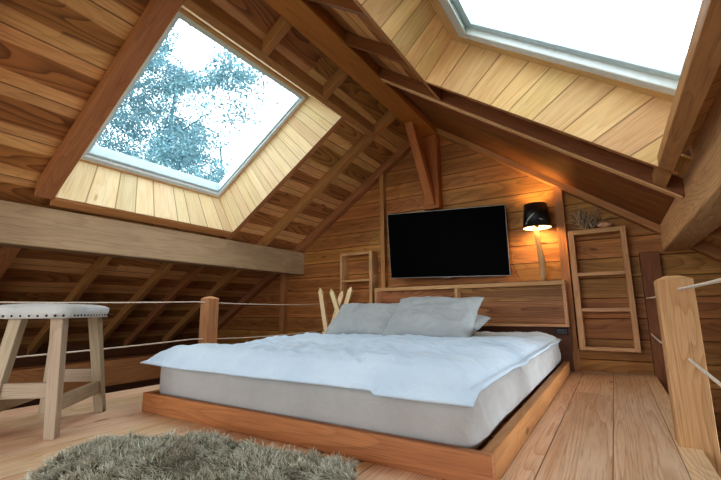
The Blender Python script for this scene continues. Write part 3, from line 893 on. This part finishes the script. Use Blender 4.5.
# ------------------------------------------------------------------ sheepskin rug
rug = empty('sheepskin_rug', (-1.5, .95, 0), 'shaggy grey green sheepskin rug on the floor before the bed', 'rug')
outl = [(-.86, 1.27), (-.93, 1.37), (-1.10, 1.385), (-1.28, 1.345), (-1.48, 1.35), (-1.75, 1.345), (-1.97, 1.27), (-2.12, 1.20), (-2.26, 1.12), (-2.26, 1.0), (-2.22, .88), (-2.05, .74), (-1.93, .62), (-1.80, .50), (-1.5, .46), (-1.2, .55), (-.98, .72), (-.84, .92), (-.80, 1.10)]
outl = [(x_ + (.06 if x_ > -1.5 else .24 if x_ < -1.9 else .08), y_ - .05) for x_, y_ in outl]
def catmull(P, m_):
    out = []; N = len(P)
    for i in range(N):
        p0, p1, p2, p3 = [Vector(P[(i + k) % N] + (0,)) for k in (-1, 0, 1, 2)]
        for j in range(m_):
            t_ = j / m_; out.append(.5 * ((2 * p1) + (p2 - p0) * t_ + (2 * p0 - 5 * p1 + 4 * p2 - p3) * t_ ** 2 + (3 * p1 - p0 - 3 * p2 + p3) * t_ ** 3))
    return out
oc = catmull(outl, 5); cen = Vector((-1.52, .93, 0))
V = []; F = []; N = len(oc); RI = 8
for r_ in range(RI + 1):
    f = r_ / RI
    for p in oc:
        q = cen.lerp(p, f * .965); V.append((q.x, q.y, .004 + .030 * (1 - f ** 4)))
for r_ in range(RI):
    for k in range(N): F.append([r_ * N + k, r_ * N + (k + 1) % N, (r_ + 1) * N + (k + 1) % N, (r_ + 1) * N + k])
b0 = len(V); V += [(v[0], v[1], .001) for v in V[RI * N:RI * N + N]]
for k in range(N): F.append([RI * N + k, RI * N + (k + 1) % N, b0 + (k + 1) % N, b0 + k])
m_hide = simple('fleece_under', rgb('#5e5f4c'), .95, 20, .3)
raw('hide', V, F, m_hide, rug)
s = NT('fleece_wool'); at = s.n('ShaderNodeAttribute'); at.attribute_name = 'tip'
sa = s.n('ShaderNodeSeparateColor'); s.t.links.new(at.outputs['Color'], sa.inputs[0])
c1 = s.mix(sa.outputs[1], rgb('#8a8367'), rgb('#aeaa92')); c2 = s.mix(sa.outputs[1], rgb('#bab7a3'), rgb('#e2e4d6'))
cc = s.mix(s.ramp(sa.outputs[0], 0, 1), s.mix(.45, c1, rgb('#453c28')), c2)
cc = s.mix(s.ramp(sa.outputs[2], .55, .8, 0, .6), cc, rgb('#6a5f45'))
s.bsdf(cc, .8, spec=.15, Sheen_Weight=.3)
def inside(x_, y_):
    c_ = False; j = N - 1
    for i in range(N):
        a, b_ = oc[i], oc[j]
        if (a.y > y_) != (b_.y > y_) and x_ < (b_.x - a.x) * (y_ - a.y) / (b_.y - a.y) + a.x: c_ = not c_
        j = i
    return c_
V = []; F = []; TC = []
rn = random.Random(3)
made = 0
while made < 34000:
    x_, y_ = rn.uniform(-2.35, -.70), rn.uniform(.40, 1.42)
    if not inside(x_, y_): continue
    made += 1
    p = Vector((x_, y_, .022)); 
    dr = (p - cen); dd = dr.length
    # lock direction field: clumps
    nv = noise.noise_vector(Vector((x_ * 24, y_ * 24, 0))); nv2 = noise.noise_vector(Vector((x_ * 5, y_ * 5, 4)))
    clump = noise.cell(Vector((x_ * 30 + nv.x * 2, y_ * 30 + nv.y * 2, 0)))
    d = Vector((nv.x * 1.1 + nv2.x * 1.0 + rn.uniform(-.45, .45) - .1, nv.y * 1.1 + nv2.y * 1.0 + rn.uniform(-.45, .45) - .2, .75)); d.normalize()
    L_ = rn.uniform(.030, .048) * (1 + .35 * nv.z)
    wdt = rn.uniform(.0018, .0030); sd = d.cross(Vector((rn.uniform(-1, 1), rn.uniform(-1, 1), .2))).normalized()
    crv = Vector((nv.y * 1.6, -nv.x * 1.6, -.6)) * 1.1
    base = len(V); q = p.copy(); dd_ = d.copy()
    for i in range(4):
        t_ = i / 3; w = wdt * (1 - .75 * t_)
        V.append(q - sd * w); V.append(q + sd * w)
        cl = (abs(clump) * 7.13) % 1.0; big = noise.noise(Vector((x_ * 3.5, y_ * 3.5, 9))) * .5 + .5
        TC += [(t_, min(1, max(0, cl * .75 + .25 * rn.random())), big, 1)] * 2
        dd_ = (dd_ + crv * .33).normalized(); q = q + dd_ * L_ / 3; q.z = max(q.z, .008)
    for i in range(3): F.append([base + 2 * i, base + 2 * i + 1, base + 2 * i + 3, base + 2 * i + 2])
pile = raw('wool_pile', V, F, s.m, rug, False); tag(pile, kind='stuff')
ca = pile.data.color_attributes.new('tip', 'FLOAT_COLOR', 'POINT')
ca.data.foreach_set('color', [c_ for t4 in TC for c_ in t4])

# ------------------------------------------------------------------ trees outside
def haze_mat(name, col, k):  # atmospheric haze put into the colour and a faint glow
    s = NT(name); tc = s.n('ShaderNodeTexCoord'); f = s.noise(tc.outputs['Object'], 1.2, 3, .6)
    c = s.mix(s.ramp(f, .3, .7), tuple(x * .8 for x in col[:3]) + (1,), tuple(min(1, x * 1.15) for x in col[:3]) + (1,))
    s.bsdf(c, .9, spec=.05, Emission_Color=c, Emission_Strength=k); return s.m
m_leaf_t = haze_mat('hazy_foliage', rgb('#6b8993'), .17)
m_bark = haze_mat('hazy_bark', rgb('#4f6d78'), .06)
def tree(loc, H, spread, seed, label, leaves=2600, bare=False, group='trees outside the left skylight', lean=(0, 0)):
    rn = random.Random(seed); e = empty('tree', loc, label, 'tree', group)
    V = []; F = []; tips = []
    def grow(p, d, L_, r_, lv):
        P = [p.copy()]; rr = [r_]; n = 6
        for i in range(n):
            d = (d + Vector((rn.uniform(-.16, .16), rn.uniform(-.16, .16), rn.uniform(-.06, .10))) * (1.0 if lv else .35)).normalized()
            p = p + d * L_ / n; P.append(p.copy()); rr.append(r_ * (1 - .7 * (i + 1) / n))
            if lv < 3 and i >= (2 if lv == 0 else 1):
                for _ in range(3 if lv == 0 else 2):
                    a = rn.uniform(0, 2 * PI); sd = d.orthogonal().normalized(); sd.rotate(Matrix.Rotation(a, 3, d))
                    nd = (d * rn.uniform(.15, .6) + sd).normalized() if lv == 0 else (d * .8 + sd * .8).normalized()
                    nl = L_ * (spread * (1 - .55 * i / n) if lv == 0 else .48) * rn.uniform(.7, 1.1)
                    grow(p.copy(), nd, nl, rr[-1] * .5, lv + 1)
            if lv >= 2: tips.append(p.copy())
        tube_data(P, rr, 5, V, F, False)
    grow(Vector(loc), Vector((lean[0], lean[1], 1)).normalized(), H, H * .013, 0)
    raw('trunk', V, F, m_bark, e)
    if not bare:
        LV = []; LF = []
        for _ in range(leaves):
            t0 = tips[rn.randrange(len(tips))]; c_ = t0 + Vector((rn.gauss(0, .15), rn.gauss(0, .15), rn.gauss(0, .09)))
            for k in range(9):
                q = c_ + Vector((rn.gauss(0, .08), rn.gauss(0, .08), rn.gauss(0, .06)))
                a = Vector((rn.uniform(-1, 1), rn.uniform(-1, 1), rn.uniform(-1, 1))).normalized(); b_ = a.orthogonal().normalized()
                s_ = rn.uniform(.025, .055); i0 = len(LV)
                LV += [q - a * s_, q + b_ * s_ * .5, q + a * s_, q - b_ * s_ * .5]; LF.append([i0, i0 + 1, i0 + 2, i0 + 3])
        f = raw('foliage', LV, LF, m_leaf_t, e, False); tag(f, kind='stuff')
    return e
GZ = -2.6
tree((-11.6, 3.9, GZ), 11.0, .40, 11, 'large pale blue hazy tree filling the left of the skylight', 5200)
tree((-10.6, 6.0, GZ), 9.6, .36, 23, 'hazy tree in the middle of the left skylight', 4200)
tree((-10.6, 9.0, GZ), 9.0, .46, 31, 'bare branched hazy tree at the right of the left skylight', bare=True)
mb = MB(); mb.box((-60, -40, GZ - .1), (60, 60, GZ), 0)
m_ground = simple('outdoor_grass', rgb('#6f8060'), .95, 3, .3)
tag(mb.build('ground', m_ground, bevel=0), kind='structure')

# ------------------------------------------------------------------ light
w = bpy.data.worlds.new('World'); scene.world = w; w.use_nodes = True
nt = w.node_tree; nt.nodes.clear()
bg = nt.nodes.new('ShaderNodeBackground'); wo = nt.nodes.new('ShaderNodeOutputWorld')
tcw = nt.nodes.new('ShaderNodeTexCoord'); sp_ = nt.nodes.new('ShaderNodeSeparateXYZ'); rp = nt.nodes.new('ShaderNodeValToRGB')
nt.links.new(tcw.outputs['Generated'], sp_.inputs[0]); nt.links.new(sp_.outputs[2], rp.inputs[0])
rp.color_ramp.elements[0].position = 0.; rp.color_ramp.elements[0].color = (.93, .97, 1, 1)
rp.color_ramp.elements[1].position = .7; rp.color_ramp.elements[1].color = (.84, .94, 1, 1)
nt.links.new(rp.outputs[0], bg.inputs[0]); bg.inputs[1].default_value = 4.2
nt.links.new(bg.outputs[0], wo.inputs[0])

def area(name, loc, direction, sx, sy, energy, color, portal=False):
    l = bpy.data.lights.new(name, 'AREA'); l.shape = 'RECTANGLE'; l.size = sx; l.size_y = sy; l.energy = energy; l.color = color
    o = bpy.data.objects.new(name, l); COL.objects.link(o); o.location = loc
    d = Vector(direction).normalized()
    q = d.to_track_quat('-Z', 'Y'); o.rotation_euler = q.to_euler()
    if portal: l.cycles.is_portal = True
    if name == 'side_fill_light': l.spread = 1.3
    return o
def portal_sky(side, Fm):
    z = zL if side == 'L' else zR; S = SL if side == 'L' else SR
    xm = (Fm['x0'] + Fm['x1']) / 2; ym = (Fm['y0'] + Fm['y1']) / 2
    l = bpy.data.lights.new('sky_portal', 'AREA'); l.shape = 'RECTANGLE'
    l.size = abs(Fm['x1'] - Fm['x0']) * math.hypot(1, S); l.size_y = Fm['y1'] - Fm['y0']; l.cycles.is_portal = True
    o = bpy.data.objects.new('sky_portal', l); COL.objects.link(o); o.location = (xm, ym, z(xm, .60))
    o.rotation_euler = (0, -math.atan(S), 0)
portal_sky('L', WLf); portal_sky('R', WRf)
area('sky_portal', (-1.5, YF - .05, 1.05), (0, 1, 0), 3.2, 2.1, 1, (1, 1, 1), portal=True)
area('side_fill_light', (2.1, 2.7, .25), (-1, 0, 0), 2.2, .9, 45, (.86, .94, 1))  # added fill lamp out of view, brightens the right side of the bed
# added soft fill lamp behind the camera, stands in for unseen daylight
area('rear_fill_light', (-1.5, YF + .12, 1.15), (0, 1, .02), 3.0, 1.8, 15, (.92, .96, 1))

# ------------------------------------------------------------------ camera
cam = bpy.data.cameras.new('Camera'); co = bpy.data.objects.new('Camera', cam); COL.objects.link(co); scene.camera = co
f, yaw, pitch, roll = 395.12, .561563, .175012, -.0097785
fw = Vector((-math.sin(yaw) * math.cos(pitch), math.cos(yaw) * math.cos(pitch), math.sin(pitch)))
r0 = Vector((math.cos(yaw), math.sin(yaw), 0)); u0 = r0.cross(fw)
r_ = math.cos(roll) * r0 + math.sin(roll) * u0; u_ = r_.cross(fw)
M = Matrix((r_, u_, -fw)).transposed().to_4x4(); M.translation = (0, 0, .6)
co.matrix_world = M
cam.sensor_fit = 'HORIZONTAL'; cam.sensor_width = 36; cam.lens = 36 * f / 721; cam.clip_start = .02; cam.clip_end = 300

scene.view_settings.view_transform = 'Standard'
scene.view_settings.look = 'Medium High Contrast'
scene.view_settings.exposure = 0.22
scene.cycles.use_denoising = True
scene.cycles.max_bounces = 10; scene.cycles.diffuse_bounces = 6
scene.cycles.sample_clamp_indirect = 6
